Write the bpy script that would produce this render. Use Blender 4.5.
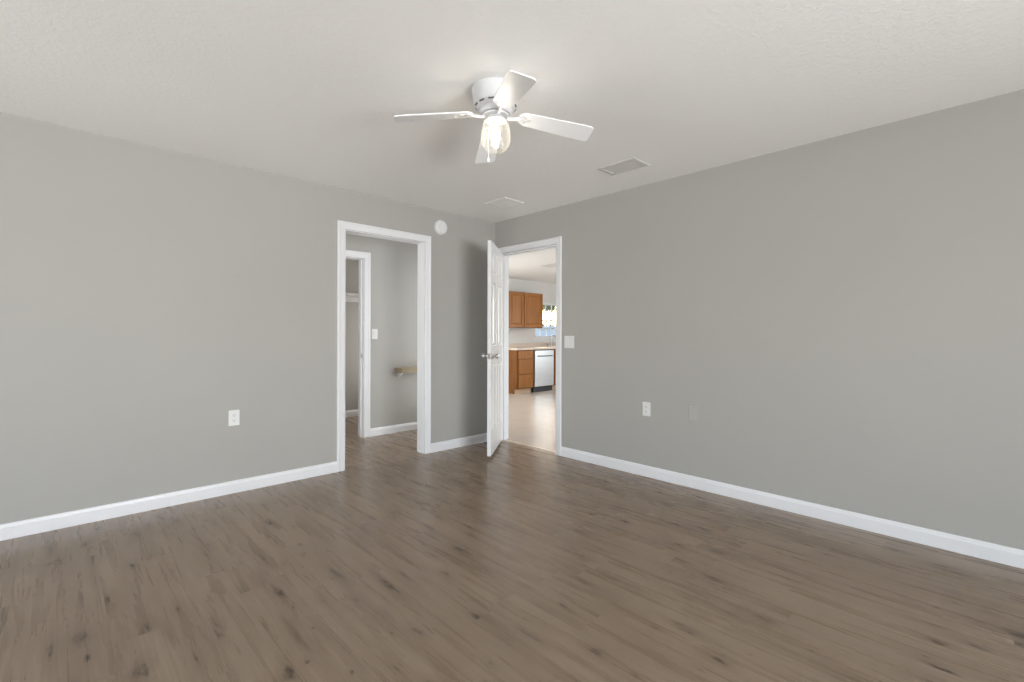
import bpy, bmesh, math, random
from mathutils import Vector, Matrix
random.seed(7)
S = bpy.context.scene
for o in list(bpy.data.objects):
    bpy.data.objects.remove(o, do_unlink=True)
COL = S.collection
PI = math.pi

# ------------------------------------------------------------------ camera
HEAD = 0.8049                         # heading of the view, radians from +X
cam_d = bpy.data.cameras.new('camera')
cam = bpy.data.objects.new('camera', cam_d)
COL.objects.link(cam)
cam_d.sensor_width = 36.0
cam_d.lens = 36.0 * 472.03 / 1024.0
cam_d.shift_y = (334.46 - 341.0) / 1024.0
cam_d.clip_start = 0.02
cam.location = (0.0, 0.0, 1.182)
fwd = Vector((math.cos(HEAD), math.sin(HEAD), 0))
rgt = Vector((math.sin(HEAD), -math.cos(HEAD), 0))
m = Matrix((rgt, Vector((0, 0, 1)), -fwd)).transposed()
cam.rotation_euler = (m @ Matrix.Rotation(0.0027, 3, 'Z')).to_euler()
S.camera = cam

# ------------------------------------------------------------------ world, big lights, exposure
S.view_settings.view_transform = 'Standard'
S.view_settings.look = 'None'
S.view_settings.exposure = 0.05
S.view_settings.gamma = 1.0
S.view_settings.use_curve_mapping = False
W = bpy.data.worlds.new('sky')
S.world = W
W.use_nodes = True
wn = W.node_tree.nodes
bg = wn['Background']
sky = wn.new('ShaderNodeTexSky')
sky.sky_type = 'NISHITA'
sky.sun_disc = False
sky.sun_elevation = math.radians(31)
sky.sun_rotation = math.radians(49)
sky.air_density = 1.0
sky.dust_density = 3.0
W.node_tree.links.new(sky.outputs[0], bg.inputs[0])


def area(name, loc, aim, sx, sy, watts, col=(1, 1, 1), spread=PI):
    d = bpy.data.lights.new(name, 'AREA')
    d.shape = 'RECTANGLE'
    d.size = sx
    d.size_y = sy
    d.energy = watts
    d.color = col
    d.spread = spread
    o = bpy.data.objects.new(name, d)
    COL.objects.link(o)
    o.location = loc
    v = Vector(aim) - Vector(loc)
    o.rotation_euler = v.to_track_quat('-Z', 'Y').to_euler()
    return o


X1, Y1, H, T = 3.5467, 3.9619, 2.44, 0.12     # inner faces of the right and back walls, ceiling, wall thickness
XA, YA = -3.20, -3.20                         # the two walls behind the camera
HK = 2.372                                    # kitchen ceiling
PW = dict(door=18, doorg=104, win=28, winf=15, kit=4, kito=66, kitc=66, hall=11, hallr=10.5, closet=11, bulb=64, sky=1.05)
bg.inputs[1].default_value = PW['sky']
# daylight from unseen openings behind the camera, the left window added for light; the other lights at each are the
# upward fills put in to brighten the ceiling
DAY = (0.958, 0.980, 1.0)
area('door_daylight', (0.85, YA - 0.16, 1.05), (1.6, 3.0, 1.0), 2.2, 1.9, PW['door'], DAY)
area('door_ceiling_fill', (0.85, YA - 0.20, 0.80), (0.85, 1.6, 2.44), 2.2, 1.4, PW['doorg'], DAY, math.radians(110))  # added upward fill that brightens the ceiling
area('window_fill', (XA - 0.16, 2.65, 1.45), (3.0, 2.2, 1.55), 1.7, 1.2, PW['win'], DAY)  # added side light; the window it stands at is made up
area('window_ceiling_fill', (XA - 0.20, 2.65, 1.00), (1.4, 2.5, 2.44), 1.7, 1.0, PW['winf'], DAY, math.radians(80))  # added upward fill for the middle of the ceiling
# daylight from an unseen garden door; fills added in kitchen, hall and closet
area('kitchen_daylight', (4.40, 0.75, 1.10), (4.6, 6.0, 1.3), 1.15, 1.9, PW['kit'], (0.90, 0.965, 1.0))
area('kitchen_side_fill', (9.60 + 0.02, 3.2, 1.45), (4.0, 4.6, 1.6), 1.6, 1.2, PW['kito'], (0.90, 0.965, 1.0))  # stands in for an unseen side window, added to brighten the kitchen
kl = bpy.data.lights.new('kitchen_point_fill', 'POINT')  # bare point light added out of view, without a fixture
kl.energy = PW['kitc']
kl.color = (0.92, 0.97, 1.0)
kl.shadow_soft_size = 0.20
klo = bpy.data.objects.new('kitchen_point_fill', kl)
COL.objects.link(klo)
klo.location = (4.30, 6.45, HK - 0.45)
area('hall_left_fill', (0.72, 4.58, 1.35), (3.0, 4.6, 1.2), 0.7, 1.7, PW['hall'], DAY)  # added to brighten the hall; no window is built there
area('hall_right_fill', (3.49, 4.58, 1.20), (1.0, 4.6, 1.2), 0.7, 1.9, PW['hallr'], DAY)  # second added hall light, evens out the hall wall
area('closet_fill', (3.50, 5.84, 1.25), (1.2, 5.9, 1.25), 0.9, 1.8, PW['closet'], (1.0, 0.97, 0.93))  # added to lift the dark closet; no lamp is built there


# ------------------------------------------------------------------ materials
def mat(name):
    mt = bpy.data.materials.new(name)
    mt.use_nodes = True
    return mt, mt.node_tree.nodes, mt.node_tree.links, mt.node_tree.nodes['Principled BSDF']


def coords(n, l, scale):
    tc = n.new('ShaderNodeTexCoord')
    mp = n.new('ShaderNodeMapping')
    mp.inputs['Scale'].default_value = scale
    l.new(tc.outputs['Object'], mp.inputs[0])
    return mp.outputs[0]


def plain(name, col, rough=0.5, metal=0.0, var=0.03, nscale=6.0, bump=0.0, bscale=80.0, spec=0.5, aniso=(1, 1, 1)):
    """painted / plain surface: faint mottling and an optional fine bump"""
    mt, n, l, b = mat(name)
    b.inputs['Roughness'].default_value = rough
    b.inputs['Metallic'].default_value = metal
    b.inputs['Specular IOR Level'].default_value = spec
    nz = n.new('ShaderNodeTexNoise')
    nz.inputs['Scale'].default_value = nscale
    nz.inputs['Detail'].default_value = 4
    l.new(coords(n, l, aniso), nz.inputs['Vector'])
    rp = n.new('ShaderNodeValToRGB')
    rp.color_ramp.elements[0].position = 0.3
    rp.color_ramp.elements[1].position = 0.7
    rp.color_ramp.elements[0].color = tuple(c * (1 - var) for c in col) + (1,)
    rp.color_ramp.elements[1].color = tuple(min(1, c * (1 + var)) for c in col) + (1,)
    l.new(nz.outputs['Fac'], rp.inputs[0])
    l.new(rp.outputs[0], b.inputs['Base Color'])
    if bump:
        n2 = n.new('ShaderNodeTexNoise')
        n2.inputs['Scale'].default_value = bscale
        n2.inputs['Detail'].default_value = 3
        l.new(coords(n, l, (1, 1, 1)), n2.inputs['Vector'])
        bp = n.new('ShaderNodeBump')
        bp.inputs['Strength'].default_value = bump
        bp.inputs['Distance'].default_value = 0.004
        l.new(n2.outputs['Fac'], bp.inputs['Height'])
        l.new(bp.outputs[0], b.inputs['Normal'])
    return mt


def math_node(n, l, op, a, b=None, c=None):
    q = n.new('ShaderNodeMath')
    q.operation = op
    for i, v in enumerate((a, b, c)):
        if v is None:
            continue
        if isinstance(v, (int, float)):
            q.inputs[i].default_value = v
        else:
            l.new(v, q.inputs[i])
    return q.outputs[0]


def mix_rgb(n, l, fac, a, b, mode='MIX'):
    q = n.new('ShaderNodeMix')
    q.data_type = 'RGBA'
    q.blend_type = mode
    for sock, v in ((q.inputs[0], fac), (q.inputs[6], a), (q.inputs[7], b)):
        if isinstance(v, (int, float)):
            sock.default_value = v
        elif isinstance(v, tuple):
            sock.default_value = v
        else:
            l.new(v, sock)
    return q.outputs[2]


def ramp(n, l, fac, p0, p1, c0=0.0, c1=1.0):
    q = n.new('ShaderNodeMapRange')
    q.inputs[1].default_value = p0
    q.inputs[2].default_value = p1
    q.inputs[3].default_value = c0
    q.inputs[4].default_value = c1
    l.new(fac, q.inputs[0])
    return q.outputs[0]


def plank_floor():
    """knotty vinyl planks running along Y"""
    mt, n, l, b = mat('vinyl_plank')
    PW, PL = 0.150, 1.22
    tc = n.new('ShaderNodeTexCoord')
    sp = n.new('ShaderNodeSeparateXYZ')
    l.new(tc.outputs['Object'], sp.inputs[0])
    x, y = sp.outputs[0], sp.outputs[1]
    col = math_node(n, l, 'FLOOR', math_node(n, l, 'DIVIDE', x, PW))
    wc = n.new('ShaderNodeTexWhiteNoise')
    wc.noise_dimensions = '1D'
    l.new(col, wc.inputs['W'])
    yo = math_node(n, l, 'ADD', math_node(n, l, 'DIVIDE', y, PL), math_node(n, l, 'MULTIPLY', wc.outputs['Value'], 7.3))
    row = math_node(n, l, 'FLOOR', yo)
    cb = n.new('ShaderNodeCombineXYZ')
    l.new(col, cb.inputs[0])
    l.new(row, cb.inputs[1])
    wp = n.new('ShaderNodeTexWhiteNoise')
    wp.noise_dimensions = '2D'
    l.new(cb.outputs[0], wp.inputs['Vector'])
    pid = wp.outputs['Value']
    # every plank looks at a different piece of the printed grain
    off = n.new('ShaderNodeCombineXYZ')
    l.new(math_node(n, l, 'MULTIPLY', pid, 37.0), off.inputs[0])
    l.new(math_node(n, l, 'MULTIPLY', pid, 91.0), off.inputs[1])
    add = n.new('ShaderNodeVectorMath')
    add.operation = 'ADD'
    l.new(tc.outputs['Object'], add.inputs[0])
    l.new(off.outputs[0], add.inputs[1])
    P = add.outputs[0]

    def noise(scale, mul, detail=4, dist=0.0, rough=0.55):
        mp = n.new('ShaderNodeMapping')
        mp.inputs['Scale'].default_value = mul
        l.new(P, mp.inputs[0])
        z = n.new('ShaderNodeTexNoise')
        z.inputs['Scale'].default_value = scale
        z.inputs['Detail'].default_value = detail
        z.inputs['Roughness'].default_value = rough
        z.inputs['Distortion'].default_value = dist
        l.new(mp.outputs[0], z.inputs['Vector'])
        return z.outputs['Fac']
    fine = noise(75, (1, 0.045, 1), 5, 0.3)
    mid = noise(24, (1, 0.055, 1), 4, 0.5, 0.6)
    big = noise(5.5, (1, 0.26, 1), 3, 0.4)
    band = noise(8.5, (1, 0.10, 1), 3, 0.35, 0.5)
    clump = noise(55, (1, 0.42, 1), 3, 0.4, 0.6)
    base = mix_rgb(n, l, ramp(n, l, mid, 0.33, 0.67), (0.221, 0.156, 0.105, 1), (0.316, 0.236, 0.170, 1))
    base = mix_rgb(n, l, ramp(n, l, fine, 0.35, 0.70, 0.0, 0.42), base, (0.185, 0.128, 0.084, 1))
    base = mix_rgb(n, l, ramp(n, l, big, 0.40, 0.68, 0.0, 0.40), base, (0.335, 0.256, 0.186, 1))
    # darker bands and short smears drawn out along the grain
    base = mix_rgb(n, l, ramp(n, l, band, 0.54, 0.70, 0.0, 0.50), base, (0.150, 0.101, 0.066, 1))
    fl = noise(15, (1, 0.13, 1), 2, 0.5, 0.5)
    base = mix_rgb(n, l, ramp(n, l, fl, 0.64, 0.76, 0.0, 0.60), base, (0.115, 0.075, 0.048, 1))
    # knots: a small dark eye in a soft brown smear along the grain, only in some cells
    def knots(kx, ky, thr, s0, s1, dk, hl, seed):
        mpk = n.new('ShaderNodeMapping')
        mpk.inputs['Location'].default_value = (seed, seed * 1.7, 0)
        mpk.inputs['Scale'].default_value = (kx, ky, 1)
        l.new(P, mpk.inputs[0])
        wob = n.new('ShaderNodeTexNoise')
        wob.inputs['Scale'].default_value = 3.2
        wob.inputs['Detail'].default_value = 5
        wob.inputs['Roughness'].default_value = 0.65
        l.new(mpk.outputs[0], wob.inputs['Vector'])
        wv = n.new('ShaderNodeVectorMath')
        wv.operation = 'MULTIPLY_ADD'
        l.new(wob.outputs['Color'], wv.inputs[0])
        wv.inputs[1].default_value = (0.42, 0.36, 0)
        l.new(mpk.outputs[0], wv.inputs[2])
        vo = n.new('ShaderNodeTexVoronoi')
        vo.voronoi_dimensions = '2D'
        vo.inputs['Scale'].default_value = 1.0
        l.new(wv.outputs[0], vo.inputs['Vector'])
        sc = n.new('ShaderNodeSeparateColor')
        l.new(vo.outputs['Color'], sc.inputs[0])
        sel = math_node(n, l, 'GREATER_THAN', sc.outputs[0], thr)
        size = math_node(n, l, 'MULTIPLY_ADD', sc.outputs[1], s1, s0)
        rel = math_node(n, l, 'DIVIDE', vo.outputs['Distance'], size)
        dark = math_node(n, l, 'MULTIPLY', math_node(n, l, 'MULTIPLY', ramp(n, l, rel, 0.25, 1.0, dk, 0.0), ramp(n, l, clump, 0.36, 0.56, 0.15, 1.0)), sel)
        halo = math_node(n, l, 'MULTIPLY', ramp(n, l, rel, 0.6, 2.8, hl, 0.0), sel)
        return dark, halo
    for args in ((6.5, 2.6, 0.60, 0.07, 0.11, 0.98, 0.40, 3.1), (9.5, 1.3, 0.66, 0.05, 0.09, 0.90, 0.45, 11.7), (12.0, 5.0, 0.86, 0.06, 0.08, 0.9, 0.25, 23.3)):
        dark, halo = knots(*args)
        base = mix_rgb(n, l, halo, base, (0.140, 0.094, 0.060, 1))
        base = mix_rgb(n, l, dark, base, (0.058, 0.034, 0.020, 1))
    # plank to plank tone
    tone = ramp(n, l, pid, 0.0, 1.0, 0.965, 1.035)
    tn = n.new('ShaderNodeCombineColor')
    for i in range(3):
        l.new(tone, tn.inputs[i])
    base = mix_rgb(n, l, 1.0, base, tn.outputs[0], 'MULTIPLY')
    # bevelled seams
    fx = math_node(n, l, 'FRACT', math_node(n, l, 'DIVIDE', x, PW))
    fy = math_node(n, l, 'FRACT', yo)
    ex = math_node(n, l, 'MULTIPLY', math_node(n, l, 'MINIMUM', fx, math_node(n, l, 'SUBTRACT', 1.0, fx)), PW)
    ey = math_node(n, l, 'MULTIPLY', math_node(n, l, 'MINIMUM', fy, math_node(n, l, 'SUBTRACT', 1.0, fy)), PL)
    e = math_node(n, l, 'MINIMUM', ex, ey)
    seam = ramp(n, l, e, 0.0003, 0.0014, 0.26, 0.0)
    base = mix_rgb(n, l, seam, base, (0.075, 0.052, 0.036, 1))
    l.new(base, b.inputs['Base Color'])
    l.new(ramp(n, l, mid, 0.2, 0.8, 0.25, 0.31), b.inputs['Roughness'])
    b.inputs['Specular IOR Level'].default_value = 0.45
    bp = n.new('ShaderNodeBump')
    bp.inputs['Strength'].default_value = 0.10
    bp.inputs['Distance'].default_value = 0.002
    l.new(fine, bp.inputs['Height'])
    l.new(bp.outputs[0], b.inputs['Normal'])
    return mt


def tile_floor():
    mt, n, l, b = mat('ceramic_tile')
    br = n.new('ShaderNodeTexBrick')
    br.offset = 0.0
    br.inputs['Scale'].default_value = 1.0
    br.inputs['Brick Width'].default_value = 0.42
    br.inputs['Row Height'].default_value = 0.42
    br.inputs['Mortar Size'].default_value = 0.006
    br.inputs['Mortar Smooth'].default_value = 0.3
    br.inputs['Color1'].default_value = (0.56, 0.485, 0.415, 1)
    br.inputs['Color2'].default_value = (0.53, 0.455, 0.385, 1)
    br.inputs['Mortar'].default_value = (0.40, 0.34, 0.29, 1)
    v = coords(n, l, (1, 1, 1))
    l.new(v, br.inputs['Vector'])
    nz = n.new('ShaderNodeTexNoise')
    nz.inputs['Scale'].default_value = 5
    nz.inputs['Detail'].default_value = 5
    l.new(v, nz.inputs['Vector'])
    c = mix_rgb(n, l, ramp(n, l, nz.outputs['Fac'], 0.3, 0.7, 0.0, 0.35), br.outputs['Color'], (0.66, 0.57, 0.49, 1))
    l.new(c, b.inputs['Base Color'])
    b.inputs['Roughness'].default_value = 0.27
    bp = n.new('ShaderNodeBump')
    bp.inputs['Strength'].default_value = 0.25
    bp.inputs['Distance'].default_value = 0.003
    bp.invert = True
    l.new(br.outputs['Fac'], bp.inputs['Height'])
    l.new(bp.outputs[0], b.inputs['Normal'])
    return mt


def ceiling_paint():
    """white knockdown texture"""
    mt, n, l, b = mat('knockdown_ceiling')
    b.inputs['Base Color'].default_value = (0.91, 0.897, 0.868, 1)
    b.inputs['Roughness'].default_value = 0.75
    v = coords(n, l, (1, 1, 1))
    nz = n.new('ShaderNodeTexNoise')
    nz.inputs['Scale'].default_value = 42
    nz.inputs['Detail'].default_value = 3
    nz.inputs['Distortion'].default_value = 0.6
    l.new(v, nz.inputs['Vector'])
    h = ramp(n, l, nz.outputs['Fac'], 0.46, 0.58)
    bp = n.new('ShaderNodeBump')
    bp.inputs['Strength'].default_value = 0.22
    bp.inputs['Distance'].default_value = 0.003
    l.new(h, bp.inputs['Height'])
    l.new(bp.outputs[0], b.inputs['Normal'])
    return mt


def wood(name, c0, c1, rough=0.4, axis='z'):
    mt, n, l, b = mat(name)
    sc = {'z': (1, 1, 0.07), 'x': (0.07, 1, 1)}[axis]
    nz = n.new('ShaderNodeTexNoise')
    nz.inputs['Scale'].default_value = 34
    nz.inputs['Detail'].default_value = 5
    nz.inputs['Distortion'].default_value = 0.7
    l.new(coords(n, l, sc), nz.inputs['Vector'])
    c = mix_rgb(n, l, ramp(n, l, nz.outputs['Fac'], 0.3, 0.7), c0 + (1,), c1 + (1,))
    l.new(c, b.inputs['Base Color'])
    b.inputs['Roughness'].default_value = rough
    b.inputs['Specular IOR Level'].default_value = 0.2
    return mt


def pane_glass(name, tint=(1, 1, 1), refl=0.12):
    mt, n, l, b = mat(name)
    n.remove(b)
    tr = n.new('ShaderNodeBsdfTransparent')
    tr.inputs[0].default_value = tint + (1,)
    gl = n.new('ShaderNodeBsdfGlossy')
    gl.inputs['Roughness'].default_value = 0.03
    fr = n.new('ShaderNodeFresnel')
    fr.inputs[0].default_value = 1.45
    mx = n.new('ShaderNodeMixShader')
    l.new(math_node(n, l, 'MINIMUM', fr.outputs[0], 0.5), mx.inputs[0])
    l.new(tr.outputs[0], mx.inputs[1])
    l.new(gl.outputs[0], mx.inputs[2])
    l.new(mx.outputs[0], n['Material Output'].inputs[0])
    return mt


def shade_glass():
    """cloudy seeded glass of the fan light: lets most light through, scatters some"""
    mt, n, l, b = mat('seeded_shade_glass')
    n.remove(b)
    tr = n.new('ShaderNodeBsdfTransparent')
    tr.inputs[0].default_value = (1.0, 0.99, 0.97, 1)
    tl = n.new('ShaderNodeBsdfTranslucent')
    tl.inputs[0].default_value = (0.95, 0.935, 0.90, 1)
    df = n.new('ShaderNodeBsdfDiffuse')
    df.inputs[0].default_value = (0.90, 0.88, 0.83, 1)
    gl = n.new('ShaderNodeBsdfGlossy')
    gl.inputs['Roughness'].default_value = 0.12
    m1 = n.new('ShaderNodeMixShader')
    m1.inputs[0].default_value = 0.5
    l.new(tl.outputs[0], m1.inputs[1])
    l.new(df.outputs[0], m1.inputs[2])
    vo = n.new('ShaderNodeTexNoise')
    vo.inputs['Scale'].default_value = 70
    l.new(coords(n, l, (1, 1, 1)), vo.inputs['Vector'])
    lw = n.new('ShaderNodeLayerWeight')
    lw.inputs[0].default_value = 0.35
    f = math_node(n, l, 'ADD', ramp(n, l, vo.outputs['Fac'], 0.3, 0.7, 0.016, 0.030), math_node(n, l, 'MULTIPLY', lw.outputs['Facing'], 0.06))
    m2 = n.new('ShaderNodeMixShader')
    l.new(f, m2.inputs[0])
    l.new(tr.outputs[0], m2.inputs[1])
    l.new(m1.outputs[0], m2.inputs[2])
    m3 = n.new('ShaderNodeMixShader')
    m3.inputs[0].default_value = 0.035
    l.new(m2.outputs[0], m3.inputs[1])
    l.new(gl.outputs[0], m3.inputs[2])
    l.new(m3.outputs[0], n['Material Output'].inputs[0])
    return mt


def emit(name, col, strength):
    mt, n, l, b = mat(name)
    b.inputs['Base Color'].default_value = (0.9, 0.9, 0.9, 1)
    b.inputs['Emission Color'].default_value = col + (1,)
    b.inputs['Emission Strength'].default_value = strength
    return mt


def steel():
    mt, n, l, b = mat('brushed_stainless')
    nz = n.new('ShaderNodeTexNoise')
    nz.inputs['Scale'].default_value = 60
    l.new(coords(n, l, (0.05, 1, 1)), nz.inputs['Vector'])
    l.new(mix_rgb(n, l, nz.outputs['Fac'], (0.60, 0.61, 0.62, 1), (0.72, 0.73, 0.74, 1)), b.inputs['Base Color'])
    b.inputs['Metallic'].default_value = 0.85
    b.inputs['Roughness'].default_value = 0.36
    return mt


def leaf_mat(name, c0, c1):
    mt, n, l, b = mat(name)
    nz = n.new('ShaderNodeTexNoise')
    nz.inputs['Scale'].default_value = 2.5
    l.new(coords(n, l, (1, 1, 1)), nz.inputs['Vector'])
    l.new(mix_rgb(n, l, ramp(n, l, nz.outputs['Fac'], 0.35, 0.65), c0 + (1,), c1 + (1,)), b.inputs['Base Color'])
    b.inputs['Roughness'].default_value = 0.6
    return mt


M = dict(
    wall=plain('greige_wall_paint', (0.438, 0.425, 0.397), 0.62, var=0.012, nscale=1.5, bump=0.05, bscale=140, spec=0.3),
    hall=plain('hall_wall_paint', (0.438, 0.425, 0.397), 0.62, var=0.012, nscale=1.5, bump=0.05, bscale=140, spec=0.3),
    kwall=plain('kitchen_wall_paint', (0.77, 0.76, 0.745), 0.65, var=0.012, nscale=1.5, spec=0.3),
    ceil=ceiling_paint(),
    trim=plain('white_trim_paint', (0.84, 0.84, 0.85), 0.34, var=0.01, nscale=4),
    door=plain('white_door_gloss', (0.83, 0.83, 0.835), 0.22, var=0.01, nscale=4),
    floor=plank_floor(),
    tile=tile_floor(),
    fan=plain('white_fan_enamel', (0.71, 0.71, 0.715), 0.3, var=0.01),
    blade=plain('white_fan_blade', (0.92, 0.92, 0.925), 0.42, var=0.01),
    slot=plain('dark_slot', (0.12, 0.12, 0.12), 0.6),
    shade=shade_glass(),
    bulb=emit('warm_bulb', (1.0, 0.94, 0.84), PW['bulb']),
    chain=plain('nickel_chain', (0.55, 0.54, 0.52), 0.35, 0.8),
    plate=plain('white_plastic_plate', (0.80, 0.80, 0.785), 0.35, var=0.008),
    paintplate=plain('painted_over_plate', (0.455, 0.442, 0.412), 0.5, var=0.01),
    vent=plain('vent_enamel', (0.62, 0.605, 0.575), 0.5, var=0.02),
    ventdark=plain('grey_duct', (0.44, 0.43, 0.41), 0.7),
    ventpale=plain('vent_pale_enamel', (0.81, 0.797, 0.768), 0.5, var=0.02),
    ventback=plain('pale_duct', (0.80, 0.785, 0.755), 0.7),
    nickel=plain('satin_nickel', (0.58, 0.57, 0.55), 0.28, 0.95, var=0.02),
    brass=plain('latch_metal', (0.56, 0.54, 0.49), 0.3, 0.9),
    cab=wood('honey_oak_cabinet', (0.315, 0.120, 0.028), (0.415, 0.172, 0.045), 0.35),
    cabbox=wood('oak_cabinet_face', (0.215, 0.084, 0.025), (0.285, 0.115, 0.036), 0.38),
    cabpale=wood('raw_pale_toe_board', (0.66, 0.46, 0.30), (0.74, 0.54, 0.37), 0.6, 'x'),
    top=plain('beige_laminate_top', (0.72, 0.60, 0.49), 0.3, var=0.07, nscale=60),
    steel=steel(),
    handle=plain('dark_steel_bar', (0.20, 0.20, 0.205), 0.35, 0.6),
    black=plain('black_kick_plastic', (0.035, 0.035, 0.04), 0.4),
    ledge=wood('tan_ledge_wood', (0.33, 0.265, 0.17), (0.43, 0.355, 0.24), 0.45, 'x'),
    wire=plain('white_closet_board', (0.72, 0.71, 0.70), 0.45, var=0.01),
    glass=pane_glass('window_glass'),
    vinyl=plain('white_window_vinyl', (0.86, 0.86, 0.87), 0.35, var=0.01),
    chrome=plain('chrome_faucet', (0.50, 0.50, 0.51), 0.15, 1.0),
    leaf=leaf_mat('tree_leaves', (0.10, 0.16, 0.045), (0.22, 0.29, 0.10)),
    hedge=leaf_mat('hedge_leaves', (0.025, 0.040, 0.020), (0.05, 0.07, 0.035)),
    bark=plain('grey_bark', (0.18, 0.14, 0.11), 0.8, var=0.2, nscale=12, bump=0.4, bscale=25),
    lawn=plain('lawn_grass', (0.20, 0.27, 0.11), 0.8, var=0.2, nscale=9),
    fence=plain('white_vinyl_fence', (0.50, 0.54, 0.62), 0.45, var=0.02),
)


# ------------------------------------------------------------------ mesh helpers
def link(name, bm, material, parent=None, smooth=None, loc=None):
    me = bpy.data.meshes.new(name)
    bmesh.ops.recalc_face_normals(bm, faces=bm.faces[:])
    bm.to_mesh(me)
    bm.free()
    me.materials.append(material)
    o = bpy.data.objects.new(name, me)
    COL.objects.link(o)
    if parent is not None:
        o.parent = parent
    if loc is not None:
        o.location = loc
    if smooth is not None:
        for p in me.polygons:
            p.use_smooth = True
        me.set_sharp_from_angle(angle=math.radians(smooth))
    return o


def box(bm, x0, x1, y0, y1, z0, z1, bev=0.0, seg=2, mtx=None):
    vs = [bm.verts.new((x, y, z)) for x in (x0, x1) for y in (y0, y1) for z in (z0, z1)]
    f = [(0, 1, 3, 2), (4, 6, 7, 5), (0, 4, 5, 1), (2, 3, 7, 6), (0, 2, 6, 4), (1, 5, 7, 3)]
    fs = [bm.faces.new([vs[i] for i in q]) for q in f]
    allv = vs
    if bev > 0:
        es = list({e for q in fs for e in q.edges})
        r = bmesh.ops.bevel(bm, geom=es, offset=bev, segments=seg, profile=0.5, affect='EDGES')
        allv = list({v for q in r['faces'] for v in q.verts} | {v for v in vs if v.is_valid})
    if mtx is not None:
        bmesh.ops.transform(bm, matrix=mtx, verts=allv)
    return allv


def lathe(bm, prof, segs=40, mtx=None, caps=True):
    """prof: (radius, z) pairs turned about Z"""
    rings = []
    for r, z in prof:
        rings.append([bm.verts.new((r * math.cos(2 * PI * k / segs), r * math.sin(2 * PI * k / segs), z)) for k in range(segs)])
    for a, b in zip(rings, rings[1:]):
        for k in range(segs):
            bm.faces.new((a[k], a[(k + 1) % segs], b[(k + 1) % segs], b[k]))
    if caps:
        bm.faces.new(rings[0][::-1])
        bm.faces.new(rings[-1])
    if mtx is not None:
        bmesh.ops.transform(bm, matrix=mtx, verts=[v for r in rings for v in r])


def tube(bm, pts, rad, segs=10, caps=True):
    pts = [Vector(p) for p in pts]
    rings = []
    up = None
    for i, p in enumerate(pts):
        t = (pts[min(i + 1, len(pts) - 1)] - pts[max(i - 1, 0)]).normalized()
        if up is None:
            up = Vector((0, 0, 1)) if abs(t.z) < 0.9 else Vector((1, 0, 0))
        a = t.cross(up).normalized()
        b = a.cross(t).normalized()
        up = b
        r = rad[i] if isinstance(rad, (list, tuple)) else rad
        rings.append([bm.verts.new(p + a * (r * math.cos(2 * PI * k / segs)) + b * (r * math.sin(2 * PI * k / segs))) for k in range(segs)])
    for a, b in zip(rings, rings[1:]):
        for k in range(segs):
            bm.faces.new((a[k], a[(k + 1) % segs], b[(k + 1) % segs], b[k]))
    if caps:
        bm.faces.new(rings[0][::-1])
        bm.faces.new(rings[-1])


def prism(bm, poly, axis, a0, a1):
    """extrude a 2-D outline along an axis; poly coords are the two other axes in order"""
    def P(u, v, w):
        return {'x': (w, u, v), 'y': (u, w, v), 'z': (u, v, w)}[axis]
    A = [bm.verts.new(P(u, v, a0)) for u, v in poly]
    B = [bm.verts.new(P(u, v, a1)) for u, v in poly]
    k = len(poly)
    for i in range(k):
        bm.faces.new((A[i], A[(i + 1) % k], B[(i + 1) % k], B[i]))
    bm.faces.new(A[::-1])
    bm.faces.new(B)


def frustum(bm, c, u, v, nrm, w, h, inset, height):
    """low pyramid-topped field: rectangle w x h centred at c in the plane (u,v), rising along nrm"""
    c, u, v, nrm = Vector(c), Vector(u), Vector(v), Vector(nrm)
    lo, hi = [], []
    for a, b in ((-1, -1), (1, -1), (1, 1), (-1, 1)):
        lo.append(bm.verts.new(c + u * (a * w / 2) + v * (b * h / 2)))
        hi.append(bm.verts.new(c + u * (a * (w / 2 - inset)) + v * (b * (h / 2 - inset)) + nrm * height))
    for i in range(4):
        bm.faces.new((lo[i], lo[(i + 1) % 4], hi[(i + 1) % 4], hi[i]))
    bm.faces.new(hi)


def thing(name, label, cat, loc=(0, 0, 0), rotz=0.0, group=None):
    o = bpy.data.objects.new(name, None)
    o.empty_display_size = 0.05
    COL.objects.link(o)
    o.location = loc
    o.rotation_euler = (0, 0, rotz)
    o['label'] = label
    o['category'] = cat
    if group:
        o['group'] = group
    return o


def tag(o, label, cat, group=None):
    o['label'] = label
    o['category'] = cat
    if group:
        o['group'] = group
    return o


def struct(name, bm, material, label=None, cat=None, smooth=None):
    o = link(name, bm, material, smooth=smooth)
    o['kind'] = 'structure'
    if label:
        o['label'] = label
        o['category'] = cat
    return o


# ------------------------------------------------------------------ the bedroom shell
D1 = (1.794, 2.612, 2.091)        # cased opening in the back wall: x0, x1, head
D2 = (3.055, 3.875, 2.076)        # kitchen doorway in the right wall: y0, y1, head
W1 = (-0.30, 2.00, 0.06, 2.06)    # unseen opening in the front wall, made door-high to spread the light
W2 = (1.75, 3.55, 0.60, 2.10)     # unseen window made up in the left wall, placed to light the ceiling

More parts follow.
